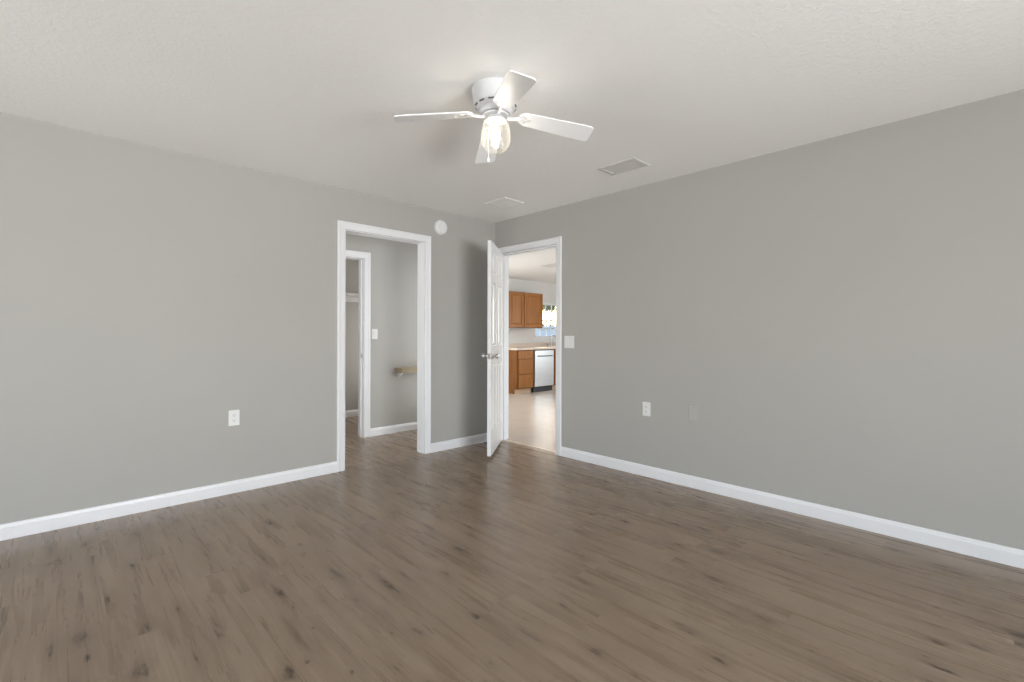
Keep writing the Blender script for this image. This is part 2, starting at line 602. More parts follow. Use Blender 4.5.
bm = bmesh.new()
box(bm, XA - T, X1 + 0.055, YA - T, Y1 + 3.0, -0.10, 0.0)
struct('floor', bm, M['floor'], 'brown knotty wood plank floor of the empty room', 'floor')
bm = bmesh.new()
box(bm, XA - T, X1 + T, YA - T, Y1 + T, H, H + 0.10)
struct('ceiling', bm, M['ceil'], 'white textured ceiling of the empty room', 'ceiling')
bm = bmesh.new()
box(bm, XA - T, D1[0], Y1, Y1 + T, 0, H)
box(bm, D1[1], X1 + T, Y1, Y1 + T, 0, H)
box(bm, D1[0], D1[1], Y1, Y1 + T, D1[2], H)
struct('wall_back', bm, M['wall'], 'greige wall on the left with the cased opening', 'wall')
bm = bmesh.new()
box(bm, X1, X1 + T, YA - T, D2[0], 0, H)
box(bm, X1, X1 + T, D2[1], Y1, 0, H)
box(bm, X1, X1 + T, D2[0], D2[1], D2[2], H)
struct('wall_right', bm, M['wall'], 'greige wall on the right with the kitchen doorway', 'wall')
bm = bmesh.new()
box(bm, XA, W1[0], YA - T, YA, 0, H)
box(bm, W1[1], X1, YA - T, YA, 0, H)
box(bm, W1[0], W1[1], YA - T, YA, 0, W1[2])
box(bm, W1[0], W1[1], YA - T, YA, W1[3], H)
struct('wall_front', bm, M['wall'])
bm = bmesh.new()
box(bm, XA - T, XA, YA - T, W2[0], 0, H)
box(bm, XA - T, XA, W2[1], Y1, 0, H)
box(bm, XA - T, XA, W2[0], W2[1], 0, W2[2])
box(bm, XA - T, XA, W2[0], W2[1], W2[3], H)
struct('wall_left', bm, M['wall'])

# unseen windows put in behind the camera: plain white frames in their openings
for nm, w, fx in (('window_2', W1, False), ('window_3', W2, True)):
    bm = bmesh.new()
    a0, a1, z0, z1 = w
    base = (XA if fx else YA) - T

    def fb(u0, u1, q0, q1, d0=0.03, d1=0.09):
        if fx:
            box(bm, base + d0, base + d1, u0, u1, q0, q1, 0.004)
        else:
            box(bm, u0, u1, base + d0, base + d1, q0, q1, 0.004)
    fb(a0, a0 + .05, z0, z1)
    fb(a1 - .05, a1, z0, z1)
    fb(a0 + .05, a1 - .05, z0, z0 + .05)
    fb(a0 + .05, a1 - .05, z1 - .05, z1)
    fb(a0 + .05, a1 - .05, (z0 + z1) / 2 - .02, (z0 + z1) / 2 + .02)
    struct(nm, bm, M['vinyl'])

# baseboards: square body with an eased, stepped top
BH, BT = 0.090, 0.014
bprof = [(0, 0), (BT, 0), (BT, BH - 0.022), (BT - 0.003, BH - 0.016), (BT - 0.005, BH - 0.005), (BT - 0.009, BH), (0, BH)]


def base_x(bm, x0, x1, y, sgn):   # runs along X; wall face at y, sticks out towards sgn
    prism(bm, [(y + sgn * a, z) for a, z in bprof], 'x', x0, x1)


def base_y(bm, y0, y1, x, sgn):
    prism(bm, [(x + sgn * a, z) for a, z in bprof], 'y', y0, y1)


CW = 0.067                         # casing width
bm = bmesh.new()
base_x(bm, XA, D1[0] - CW, Y1, -1)
base_x(bm, D1[1] + CW, X1, Y1, -1)
struct('baseboard_back', bm, M['trim'])
bm = bmesh.new()
base_y(bm, YA, D2[0] - CW, X1, -1)
base_y(bm, D2[1] + CW, Y1 - BT, X1, -1)
struct('baseboard_right', bm, M['trim'])
bm = bmesh.new()
base_x(bm, XA + BT, X1 - BT, YA, 1)
struct('baseboard_front', bm, M['trim'])
bm = bmesh.new()
base_y(bm, YA, Y1 - BT, XA, 1)
struct('baseboard_left', bm, M['trim'])


def casing(bm, axis, face, sgn, a0, a1, head, w=CW, t=0.017):
    """mitred door casing with a thicker outer band, on the wall face, around an opening a0..a1 up to head"""
    # profile across the width: (distance from the opening, projection)
    pr = [(0.004, 0.0), (0.004, 0.009), (0.010, 0.011), (0.045, 0.013), (0.052, t), (w - 0.006, t), (w, t - 0.004), (w, 0.0)]
    path = [lambda d: (a0 - d, 0.0), lambda d: (a0 - d, head + d), lambda d: (a1 + d, head + d), lambda d: (a1 + d, 0.0)]
    rings = []
    for f in path:
        ring = []
        for d, p in pr:
            u, z = f(d)
            q = face + sgn * p
            ring.append(bm.verts.new((u, q, z) if axis == 'x' else (q, u, z)))
        rings.append(ring)
    k = len(pr)
    for a, b in zip(rings, rings[1:]):
        for i in range(k):
            bm.faces.new((a[i], a[(i + 1) % k], b[(i + 1) % k], b[i]))
    bm.faces.new(rings[0][::-1])
    bm.faces.new(rings[-1])


def jambs(bm, axis, f0, f1, a0, a1, head, t=0.006):
    def b(u0, u1, z0, z1):
        if axis == 'x':
            box(bm, u0, u1, f0, f1, z0, z1)
        else:
            box(bm, f0, f1, u0, u1, z0, z1)
    b(a0, a0 + t, 0, head)
    b(a1 - t, a1, 0, head)
    b(a0 + t, a1 - t, head - t, head)


bm = bmesh.new()
casing(bm, 'x', Y1, -1, D1[0], D1[1], D1[2])
casing(bm, 'x', Y1 + T, 1, D1[0], D1[1], D1[2])
jambs(bm, 'x', Y1 - 0.002, Y1 + T + 0.002, *D1)
struct('trim_1', bm, M['trim'], 'white casing around the open doorless opening in the left wall', 'door casing')
bm = bmesh.new()
casing(bm, 'y', X1, -1, D2[0], D2[1], D2[2])
casing(bm, 'y', X1 + T, 1, D2[0], D2[1], D2[2])
jambs(bm, 'y', X1 - 0.002, X1 + T + 0.002, *D2)
# door stops on jambs and head
box(bm, X1 + 0.040, X1 + 0.075, D2[0] + .006, D2[0] + .018, 0, D2[2] - .006)
box(bm, X1 + 0.040, X1 + 0.075, D2[1] - .018, D2[1] - .006, 0, D2[2] - .006)
box(bm, X1 + 0.040, X1 + 0.075, D2[0] + .018, D2[1] - .018, D2[2] - .018, D2[2] - .006)
struct('trim_2', bm, M['trim'], 'white casing and jambs around the kitchen doorway', 'door casing')
bm = bmesh.new()
prism(bm, [(X1 + 0.032, 0.0), (X1 + 0.080, 0.0), (X1 + 0.074, 0.006), (X1 + 0.038, 0.006)], 'y', D2[0] + .006, D2[1] - .006)
struct('trim_3', bm, M['top'], 'pale threshold strip between wood planks and kitchen tile', 'threshold')

# ------------------------------------------------------------------ open six-panel door
DL, DH, DT = 0.785, 2.040, 0.035
hinge = Vector((X1 - 0.012, D2[1] - 0.007, 0.030))
ang = math.atan2(-0.494, -0.613)            # leaf direction, swung into the room
door = bpy.data.objects.new('door_1', None)
COL.objects.link(door)
door.location = hinge
door.rotation_euler = (0, 0, ang)
door['kind'] = 'structure'
door['label'] = 'white six-panel door standing open in front of the room corner'
door['category'] = 'door'
# local frame: x along the leaf from hinge to latch, y through its thickness (seen face on +y), z up
y0, y1 = 0.0, DT
bm = bmesh.new()
core = 0.008
box(bm, 0.012, DL - .012, y0 + core, y1 - core, 0.012, DH - .012)
st, mul = 0.112, 0.104
rows = [(0.22, 0.86), (1.035, 1.66), (1.745, 1.945)]
cx0, cx1 = st, (DL - mul) / 2
cols = [(cx0, cx1), (DL - cx1, DL - cx0)]
box(bm, 0, st, y0, y1, 0, DH, 0.0015, 1)
box(bm, DL - st, DL, y0, y1, 0, DH, 0.0015, 1)
for a, b in ((0, rows[0][0]), (rows[0][1], rows[1][0]), (rows[1][1], rows[2][0]), (rows[2][1], DH)):
    box(bm, st, DL - st, y0, y1, a, b)
for a, b in rows:
    box(bm, cx1, DL - cx1, y0, y1, a, b)
    for c, d in cols:
        for yy, sg in ((y1, 1), (y0, -1)):
            ctr = ((c + d) / 2, yy - sg * core, (a + b) / 2)
            frustum(bm, ctr, (1, 0, 0), (0, 0, 1), (0, sg, 0), d - c - 0.02, b - a - 0.02, 0.028, core - 0.001)
            # sticking: sloped moulding round the sunk panel
            for (p, q, uu, vv, ln) in (((c, (a + b) / 2), 1, (0, 0, 1), None, b - a), ((d, (a + b) / 2), -1, (0, 0, 1), None, b - a)):
                pl = [(p[0], yy - sg * core), (p[0] + q * 0.012, yy - sg * core), (p[0], yy)]
                prism(bm, pl, 'z', a, b)
            for zq, q in ((a, 1), (b, -1)):
                pl = [(yy - sg * core, zq), (yy - sg * core, zq + q * 0.012), (yy, zq)]
                prism(bm, pl, 'x', c, d)
link('door_leaf', bm, M['door'], door)
for sg, yy in ((1, y1), (-1, y0)):
    bm = bmesh.new()
    mt4 = Matrix.Translation((DL - 0.066, yy, 0.945)) @ Matrix.Rotation(-sg * PI / 2, 4, 'X')
    lathe(bm, [(0.031, 0.0), (0.033, 0.003), (0.030, 0.007), (0.014, 0.009), (0.0115, 0.014), (0.0115, 0.030),
               (0.020, 0.036), (0.0265, 0.046), (0.0265, 0.054), (0.021, 0.062), (0.010, 0.066)], 28, mt4)
    k = link('door_knob', bm, M['nickel'], door, 40)
    k['label'] = 'satin nickel round door knob'
bm = bmesh.new()
box(bm, DL - 0.001, DL + 0.0015, 0.005, 0.030, 0.917, 0.973, 0.001, 1)
box(bm, DL + 0.0015, DL + 0.009, 0.011, 0.024, 0.938, 0.952, 0.002, 1)
link('latch', bm, M['brass'], door)
for z in (0.18, 1.0, 1.83):
    bm = bmesh.new()
    tube(bm, [(-0.004, -0.004, z), (-0.004, -0.004, z + 0.088)], 0.006, 10)
    box(bm, -0.0015, 0.0005, 0.0, 0.030, z, z + 0.088)
    link('hinge', bm, M['nickel'], door, 40)

# ------------------------------------------------------------------ hall and closet behind the cased opening
YH = 5.062
XH0, XH1 = 0.60, 3.5467
D3 = (1.76, 2.518, 2.042)
YC = 6.48
bm = bmesh.new()
box(bm, XH0 - T, D3[0], YH, YH + T, 0, H)
box(bm, D3[1], XH1, YH, YH + T, 0, H)
box(bm, D3[0], D3[1], YH, YH + T, D3[2], H)
struct('wall_hall_back', bm, M['hall'])
bm = bmesh.new()
box(bm, XH0 - T, XH0, Y1 + T, YH, 0, H)
struct('wall_hall_left', bm, M['hall'])
bm = bmesh.new()
box(bm, XH1, XH1 + T, Y1 + T, YC + T, 0, H)
struct('wall_hall_right', bm, M['hall'])
bm = bmesh.new()
box(bm, XH0 - T, XH1 + T, Y1 + T, YC + T, H, H + 0.10)
struct('ceiling_hall', bm, M['ceil'])
bm = bmesh.new()
box(bm, 1.2, XH1, YC, YC + T, 0, H)
struct('wall_closet_back', bm, M['hall'])
bm = bmesh.new()
box(bm, 1.2 - T, 1.2, YH + T, YC + T, 0, H)
struct('wall_closet_left', bm, M['hall'])
bm = bmesh.new()
base_x(bm, XH0, D3[0] - CW, YH, -1)
base_x(bm, D3[1] + CW, XH1, YH, -1)
base_y(bm, Y1 + T, YH - BT, XH1, -1)
base_x(bm, 1.2, XH1, YC, -1)
base_y(bm, Y1 + T, YH - BT, XH0, 1)
struct('baseboard_hall', bm, M['trim'])
bm = bmesh.new()
casing(bm, 'x', YH, -1, D3[0], D3[1], D3[2], w=0.076)
jambs(bm, 'x', YH - 0.002, YH + T + 0.002, *D3)
box(bm, D3[1] - .018, D3[1] - .006, YH + .04, YH + .075, 0, D3[2] - .006)
box(bm, D3[0] + .006, D3[0] + .018, YH + .04, YH + .075, 0, D3[2] - .006)
t3 = struct('trim_4', bm, M['trim'], 'white casing around the closet opening inside the hall', 'door casing')
bm = bmesh.new()
box(bm, D3[1] - .0085, D3[1] - .006, YH + .012, YH + .040, 0.90, 0.96, 0.001, 1)
box(bm, D3[1] - .016, D3[1] - .0085, YH + .030, YH + .044, 0.918, 0.942, 0.002, 1)
sp = link('strike_plate', bm, M['nickel'], t3)

cs = thing('closet_shelf', 'white closet shelf board high on the closet back wall', 'shelf', (2.4, YC, 1.70))
bm = bmesh.new()
box(bm, -1.19, 1.14, -0.30, -0.0, 0.020, 0.040, 0.002, 1)
link('shelf_board', bm, M['wire'], cs)
bm = bmesh.new()
box(bm, -1.19, 1.14, -0.018, -0.0, -0.06, 0.020, 0.002, 1)
link('cleat', bm, M['wire'], cs)
bm = bmesh.new()
tube(bm, [(-1.19, -0.24, -0.03), (1.14, -0.24, -0.03)], 0.012, 12)
link('hanging_rod', bm, M['wire'], cs, 40)

lg = thing('wall_ledge', 'narrow tan wooden ledge fixed to the hall wall', 'ledge', (2.925, YH, 0.715))
bm = bmesh.new()
pl = [(0.0, 0.0), (0.0, -0.105)] + [(0.0, 0.0)]
out = []
for k in range(7):                      # rounded free corner
    t = PI / 2 * k / 6
    out.append((0.035 - 0.035 * math.cos(t), -0.075 - 0.035 * math.sin(t)))
poly = [(0.0, 0.0)] + out + [(0.60, -0.11), (0.60, 0.0)]
prism(bm, poly, 'z', 0.036, 0.066)
link('ledge_board', bm, M['ledge'], lg)
bm = bmesh.new()
prism(bm, [(0.004 + x * 0.99, y * 0.9) for x, y in poly[:-2]] + [(0.60, -0.099), (0.60, 0.0)], 'z', 0.004, 0.036)
link('ledge_apron', bm, M['ledge'], lg)
bm = bmesh.new()
prism(bm, [(0.0, 0.004), (-0.075, 0.004), (-0.075, -0.008), (-0.018, -0.05), (0.0, -0.05)], 'x', 0.03, 0.055)
b_ = link('bracket', bm, M['plate'], lg)
b_['label'] = 'white bracket under the ledge'


# ------------------------------------------------------------------ wall plates
def plate_frame(nrm_axis, loc):
    """rotation so that local +y points out of the wall, x along it"""
    return {'-y': PI, '-x': PI / 2}[nrm_axis]


def outlet(label, loc, facing, pm, group=None, slots=True):
    o = thing('wall_outlet', label, 'outlet', loc, plate_frame(facing, loc), group)
    bm = bmesh.new()
    box(bm, -0.0365, 0.0365, 0, 0.0055, -0.058, 0.058, 0.0025, 2)
    link('cover_plate', bm, pm, o)
    if slots:
        for dz in (0.0195, -0.0195):
            bm = bmesh.new()
            prism(bm, [(x, z + dz) for x, z in ((-.0165, -.009), (-.011, -.0145), (.011, -.0145), (.0165, -.009), (.0165, .009), (.011, .0145), (-.011, .0145), (-.0165, .009))], 'y', 0.0045, 0.0075)
            rc = link('receptacle', bm, pm, o)
            bm = bmesh.new()
            box(bm, -0.0075, -0.005, 0.007, 0.0078, dz - 0.003, dz + 0.006)
            box(bm, 0.005, 0.0075, 0.007, 0.0078, dz - 0.003, dz + 0.006)
            lathe(bm, [(0.0025, 0.0), (0.0025, 0.0008)], 12, Matrix.Translation((0, 0.007, dz - 0.0085)) @ Matrix.Rotation(-PI / 2, 4, 'X'))
            link('slot', bm, M['slot'], rc)
    for dz in ((0.0,) if slots else (0.030, -0.030)):
        bm = bmesh.new()
        lathe(bm, [(0.0035, 0.0), (0.003, 0.0015)], 14, Matrix.Translation((0, 0.0050, dz)) @ Matrix.Rotation(-PI / 2, 4, 'X'))
        link('screw', bm, pm, o)
    return o


outlet('white outlet on the left wall, left of the cased opening', (0.944, Y1, 0.557), '-y', M['plate'])
outlet('white outlet low on the right wall', (X1, 2.062, 0.562), '-x', M['plate'])
bp_ = outlet('blank plate painted over in wall colour, right of the white outlet', (X1, 1.659, 0.573), '-x', M['paintplate'], None, False)
bp_.name = 'blank_plate'
bp_['category'] = 'wall plate'


def switch(label, loc, facing, gangs):
    o = thing('light_switch', label, 'switch', loc, plate_frame(facing, loc))
    w = 0.0365 if gangs == 1 else 0.0595
    bm = bmesh.new()
    box(bm, -w, w, 0, 0.0055, -0.058, 0.058, 0.0025, 2)
    link('cover_plate', bm, M['plate'], o)
    for g in range(gangs):
        cx = 0 if gangs == 1 else (-0.023 + 0.046 * g)
        bm = bmesh.new()
        prism(bm, [(0.004, -0.033), (0.0065, -0.033), (0.0085, 0.0), (0.0100, 0.033), (0.004, 0.033)], 'x', cx - 0.0165, cx + 0.0165)
        link('rocker', bm, M['plate'], o)
        for dz in (0.048, -0.048):
            bm = bmesh.new()
            lathe(bm, [(0.0032, 0.0), (0.0028, 0.0012)], 12, Matrix.Translation((cx, 0.0052, dz)) @ Matrix.Rotation(-PI / 2, 4, 'X'))
            link('screw', bm, M['plate'], o)
    return o


switch('white double light switch beside the kitchen doorway', (X1, 2.890, 1.111), '-x', 2)
switch('white single light switch on the hall wall beside the closet casing', (2.652, YH, 1.182), '-y', 1)

# ------------------------------------------------------------------ smoke detector, ceiling vents
sd = thing('smoke_detector', 'round white smoke detector on the wall right of the cased opening', 'smoke detector', (2.797, Y1, 2.266))
R = Matrix.Rotation(PI / 2, 4, 'X')
bm = bmesh.new()
lathe(bm, [(0.074, 0.0), (0.074, 0.010), (0.072, 0.012)], 48, R)
link('mounting_base', bm, M['plate'], sd, 40)
bm = bmesh.new()
lathe(bm, [(0.070, 0.012), (0.069, 0.022), (0.062, 0.031), (0.048, 0.0335), (0.046, 0.031), (0.036, 0.031), (0.034, 0.035), (0.012, 0.036)], 48, R)
link('cover', bm, M['plate'], sd, 30)
bm = bmesh.new()
lathe(bm, [(0.009, 0.0355), (0.009, 0.0385), (0.007, 0.0395)], 20, Matrix.Translation((0.012, 0, -0.01)) @ R)
link('test_button', bm, M['plate'], sd, 40)


def register(label, loc, lx, ly, zc, n, vm, bm_, name='ceiling_vent'):
    o = thing(name, label, 'vent', loc)
    bm = bmesh.new()
    fw = 0.030
    for s in (-1, 1):
        prism(bm, [(s * lx / 2, -0.0), (s * (lx / 2 - 0.004), -0.007), (s * (lx / 2 - fw + .006), -0.010), (s * (lx / 2 - fw), -0.004), (s * (lx / 2 - fw), 0.0)], 'y', -ly / 2, ly / 2)
        prism(bm, [(s * ly / 2, -0.0), (s * (ly / 2 - 0.004), -0.007), (s * (ly / 2 - fw + .006), -0.010), (s * (ly / 2 - fw), -0.004), (s * (ly / 2 - fw), 0.0)], 'x', -lx / 2 + fw, lx / 2 - fw)
    link('frame', bm, M[vm], o)
    bm = bmesh.new()
    box(bm, -lx / 2 + fw, lx / 2 - fw, -ly / 2 + fw, ly / 2 - fw, -0.0015, -0.0)
    link('backing', bm, M[bm_], o)
    bm = bmesh.new()
    span = lx - 2 * fw
    for k in range(n):
        x = -span / 2 + span * (k + 0.5) / n
        s = 1
        prism(bm, [(x - s * .011, -0.0015), (x - s * .009, -0.0015), (x + s * .009, -0.0065), (x + s * .007, -0.0075)], 'y', -ly / 2 + fw, ly / 2 - fw)
    link('louvres', bm, M[vm], o)
    return o


register('louvred ceiling vent close to the right wall', (3.040, 1.968, H), 0.21, 0.315, H, 6, 'vent', 'ventdark')
register('faint square ceiling vent near the room corner', (3.070, 3.305, H), 0.25, 0.29, H, 9, 'ventpale', 'ventback')

# ------------------------------------------------------------------ ceiling fan
FC = (1.618, 1.807)
fan = thing('ceiling_fan', 'white four-blade ceiling fan with a lit glass light', 'ceiling fan', (FC[0], FC[1], H))
bm = bmesh.new()
lathe(bm, [(0.117, 0.0), (0.123, -0.004), (0.123, -0.016), (0.120, -0.024), (0.119, -0.030), (0.116, -0.060), (0.108, -0.084), (0.098, -0.100),
           (0.090, -0.104), (0.084, -0.106), (0.084, -0.122), (0.076, -0.130), (0.040, -0.132)], 64)
hs = link('motor_housing', bm, M['fan'], fan, 32)
for k in range(12):
    a = 2 * PI * k / 12 + 0.1
    bm = bmesh.new()
    mt4 = Matrix.Rotation(a, 4, 'Z') @ Matrix.Translation((0.1035, 0, -0.0925)) @ Matrix.Rotation(math.radians(33), 4, 'Y')
    box(bm, -0.002, 0.002, -0.015, 0.015, -0.004, 0.004, mtx=mt4)
    link('vent_slot', bm, M['slot'], hs)
# flywheel ring with its dark gap
bm = bmesh.new()
lathe(bm, [(0.040, -0.132), (0.066, -0.133), (0.070, -0.137), (0.068, -0.143), (0.036, -0.145)], 48)
link('flywheel', bm, M['fan'], fan, 32)
bm = bmesh.new()
lathe(bm, [(0.036, -0.143), (0.038, -0.145), (0.038, -0.152), (0.048, -0.155), (0.052, -0.158), (0.052, -0.164), (0.044, -0.166)], 48)
link('switch_housing', bm, M['fan'], fan, 32)

aR, aF = math.radians(-34), math.radians(56)
aN = math.radians(241.0)
for a in (aR, aR + PI, aF, aN):
    # blade: rounded root, widening to a squared tip with soft corners; slightly drooping and pitched
    L0, L1, w0, w1 = 0.122, 0.512, 0.050, 0.063
    outl = []
    outl += [(L0, -0.022), (L0 + 0.010, -0.036), (L0 + 0.030, -w0)]
    outl += [(L1 - 0.05, -w1), (L1 - 0.018, -w1 + 0.001), (L1 - 0.005, -w1 + 0.007), (L1, -w1 + 0.020)]
    outl += [(L1, w1 - 0.020), (L1 - 0.005, w1 - 0.007), (L1 - 0.018, w1 - 0.001), (L1 - 0.05, w1)]
    outl += [(L0 + 0.030, w0), (L0 + 0.010, 0.036), (L0, 0.022)]
    bm = bmesh.new()
    prism(bm, outl, 'z', -0.003, 0.003)
    droop = math.radians(8.3)
    pitch = math.radians(-10.5)
    mt4 = (Matrix.Rotation(a, 4, 'Z') @ Matrix.Translation((0.10, 0, -0.1345)) @ Matrix.Rotation(droop, 4, 'Y')
           @ Matrix.Rotation(pitch, 4, 'X') @ Matrix.Translation((-0.10, 0, 0)))
    bmesh.ops.transform(bm, matrix=mt4, verts=bm.verts[:])
    bl = link('blade', bm, M['blade'], fan)
    # blade iron: arm from the flywheel that spreads into a three-lobed foot under the blade
    bm = bmesh.new()
    arm = [(0.056, 0.0, -0.141), (0.074, 0.0, -0.146), (0.092, 0.0, -0.146), (0.112, 0.0, -0.1425), (0.135, 0, -0.1425)]
    tube(bm, arm, [0.009, 0.0085, 0.008, 0.0085, 0.007], 10)
    bmesh.ops.transform(bm, matrix=Matrix.Rotation(a, 4, 'Z'), verts=bm.verts[:])
    foot = bmesh.new()
    prism(foot, [(0.112, -0.010), (0.130, -0.030), (0.150, -0.034), (0.160, -0.022), (0.158, -0.010), (0.180, -0.010), (0.186, 0.0),
                 (0.180, 0.010), (0.158, 0.010), (0.160, 0.022), (0.150, 0.034), (0.130, 0.030), (0.112, 0.010)], 'z', -0.0060, -0.0031)
    for px, py in ((0.146, -0.023), (0.146, 0.023), (0.174, 0.0)):
        lathe(foot, [(0.0045, -0.0060), (0.0040, -0.0080)], 12, Matrix.Translation((px, py, 0)))
    bmesh.ops.transform(foot, matrix=mt4, verts=foot.verts[:])
    tmp = bpy.data.meshes.new('foot_tmp')
    foot.to_mesh(tmp)
    foot.free()
    bm.from_mesh(tmp)
    bpy.data.meshes.remove(tmp)
    link('blade_iron', bm, M['fan'], fan, 35)

# light: glass shade, socket and bulb
bm = bmesh.new()
outer = [(0.049, -0.158), (0.058, -0.162), (0.064, -0.172), (0.069, -0.190), (0.0735, -0.215), (0.0765, -0.240), (0.0765, -0.262),
         (0.072, -0.283), (0.062, -0.300), (0.050, -0.309), (0.043, -0.313)]
prof = outer + [(r - 0.003, z + 0.001) for r, z in reversed(outer)]
lathe(bm, prof + [prof[0]], 56, caps=False)
gs = link('glass_shade', bm, M['shade'], fan, 60)
gs['label'] = 'clear cloudy glass shade glowing around the bulb'
bm = bmesh.new()
lathe(bm, [(0.0435, -0.311), (0.0475, -0.312), (0.0475, -0.316), (0.0435, -0.317), (0.0435, -0.311)], 40, caps=False)
link('shade_rim', bm, M['shade'], gs, 40)
bm = bmesh.new()
lathe(bm, [(0.018, -0.160), (0.018, -0.190), (0.014, -0.194)], 24)
link('bulb_socket', bm, M['fan'], fan, 40)
bm = bmesh.new()
lathe(bm, [(0.0115, -0.192), (0.0125, -0.200), (0.016, -0.210), (0.0195, -0.222), (0.0205, -0.232), (0.0185, -0.242), (0.0125, -0.250), (0.005, -0.253)], 28)
bb = link('bulb', bm, M['bulb'], fan, 60)
bb['label'] = 'lit warm white bulb'
# pull chains: out of the switch housing, over the shade and down
toC = Vector((-math.cos(HEAD), -math.sin(HEAD)))
rt2 = Vector((rgt.x, rgt.y))


def chain(d, zend, pend_mat):
    d = d.normalized()
    pts = []
    for r, z in ((0.036, -0.148), (0.056, -0.149), (0.069, -0.164), (0.074, -0.186), (0.079, -0.214), (0.0815, -0.244), (0.0815, -0.275), (0.0815, zend)):
        pts.append((d.x * r, d.y * r, z))
    bm = bmesh.new()
    tube(bm, pts, 0.0013, 6)
    c = link('pull_chain', bm, M['chain'], fan, 60)
    bm = bmesh.new()
    lathe(bm, [(0.002, 0.0), (0.0035, -0.004), (0.0045, -0.012), (0.0068, -0.022), (0.0068, -0.027), (0.003, -0.030)], 16,
          Matrix.Translation((pts[-1][0], pts[-1][1], zend)))
    link('pull_knob', bm, pend_mat, c, 50)


chain(toC * 0.9 + rt2 * 0.42, -0.292, M['fan'])
chain(-toC * 0.86 - rt2 * 0.50, -0.320, M['fan'])

# ------------------------------------------------------------------ kitchen shell
KX0, KX1, KY0, KY1 = X1 + T, 9.60, 0.60, 7.23
KW = (7.665, 8.54, 1.085, 1.925)            # window over the sink
SD = (3.80, 5.0, 0.10, 2.05)                 # unseen garden door opening in the near kitchen wall, placed for its light
bm = bmesh.new()
box(bm, X1 + 0.055, KX1 + T, KY0 - T, KY1 + T, -0.10, 0.0)
struct('floor_kitchen', bm, M['tile'], 'beige square tile floor of the kitchen', 'floor')
bm = bmesh.new()
box(bm, KX0, KX1 + T, KY0 - T, KY1 + T, HK, HK + 0.10)
struct('ceiling_kitchen', bm, M['ceil'])
bm = bmesh.new()
box(bm, KX0 + 0.0, KW[0], KY1, KY1 + T, 0, HK)
box(bm, KW[1], KX1 + T, KY1, KY1 + T, 0, HK)
box(bm, KW[0], KW[1], KY1, KY1 + T, 0, KW[2])
box(bm, KW[0], KW[1], KY1, KY1 + T, KW[3], HK)
struct('wall_kitchen_back', bm, M['kwall'])
bm = bmesh.new()
box(bm, KX1, KX1 + T, KY0 - T, 2.40, 0, HK)
box(bm, KX1, KX1 + T, 4.00, KY1, 0, HK)
box(bm, KX1, KX1 + T, 2.40, 4.00, 0, 0.85)
box(bm, KX1, KX1 + T, 2.40, 4.00, 2.05, HK)
struct('wall_kitchen_right', bm, M['kwall'])
bm = bmesh.new()
box(bm, KX0, SD[0], KY0 - T, KY0, 0, HK)
box(bm, SD[1], KX1, KY0 - T, KY0, 0, HK)
box(bm, SD[0], SD[1], KY0 - T, KY0, SD[3], HK)
struct('wall_kitchen_front', bm, M['kwall'])
bm = bmesh.new()
box(bm, KX0 - 0.0, KX0 + 0.012, Y1 + T, KY1, 0, HK)
struct('wall_kitchen_left', bm, M['kwall'])

# kitchen window: casing, sill, two sashes with muntin grids, panes
wx0, wx1, wz0, wz1 = KW
win = bpy.data.objects.new('window_1', None)
COL.objects.link(win)
win.location = (wx0, KY1, wz0)
win['kind'] = 'structure'
win['label'] = 'white double-hung kitchen window with muntin grid above the sink'
win['category'] = 'window'
ww, wh = wx1 - wx0, wz1 - wz0
bm = bmesh.new()
for a, b, c, d in ((0, .035, 0, wh), (ww - .035, ww, 0, wh), (.035, ww - .035, 0, .035), (.035, ww - .035, wh - .035, wh)):
    box(bm, a, b, 0.02, 0.10, c, d, 0.003, 1)
link('window_frame', bm, M['vinyl'], win)
bm = bmesh.new()
box(bm, -0.04, ww + 0.04, -0.035, 0.02, -0.03, 0.0, 0.004, 2)
box(bm, -0.03, ww + 0.03, -0.012, 0.0, -0.075, -0.03, 0.003, 1)
link('window_sill', bm, M['vinyl'], win)
for z0, z1, yy in ((0.035, wh / 2 + 0.015, 0.040), (wh / 2 - 0.015, wh - 0.035, 0.068)):
    bm = bmesh.new()
    a0, a1 = 0.035, ww - 0.035
    s = 0.028
    box(bm, a0, a0 + s, yy, yy + 0.025, z0, z1)
    box(bm, a1 - s, a1, yy, yy + 0.025, z0, z1)
    box(bm, a0 + s, a1 - s, yy, yy + 0.025, z0, z0 + s)
    box(bm, a0 + s, a1 - s, yy, yy + 0.025, z1 - s, z1)
    for k in range(1, 4):
        x = a0 + (a1 - a0) * k / 4
        box(bm, x - 0.011, x + 0.011, yy + 0.004, yy + 0.021, z0 + s, z1 - s)
    zm = (z0 + z1) / 2
    box(bm, a0 + s, a1 - s, yy + 0.004, yy + 0.021, zm - 0.011, zm + 0.011)
    sh = link('sash', bm, M['vinyl'], win)
    bm = bmesh.new()
    box(bm, a0 + s, a1 - s, yy + 0.011, yy + 0.014, z0 + s, z1 - s)
    link('pane', bm, M['glass'], sh)

# ------------------------------------------------------------------ kitchen cabinets, counter, dishwasher
CX0, CX1, CYF = 6.515, 6.975, 6.62           # base cabinet left of the dishwasher
TOPZ = 0.872


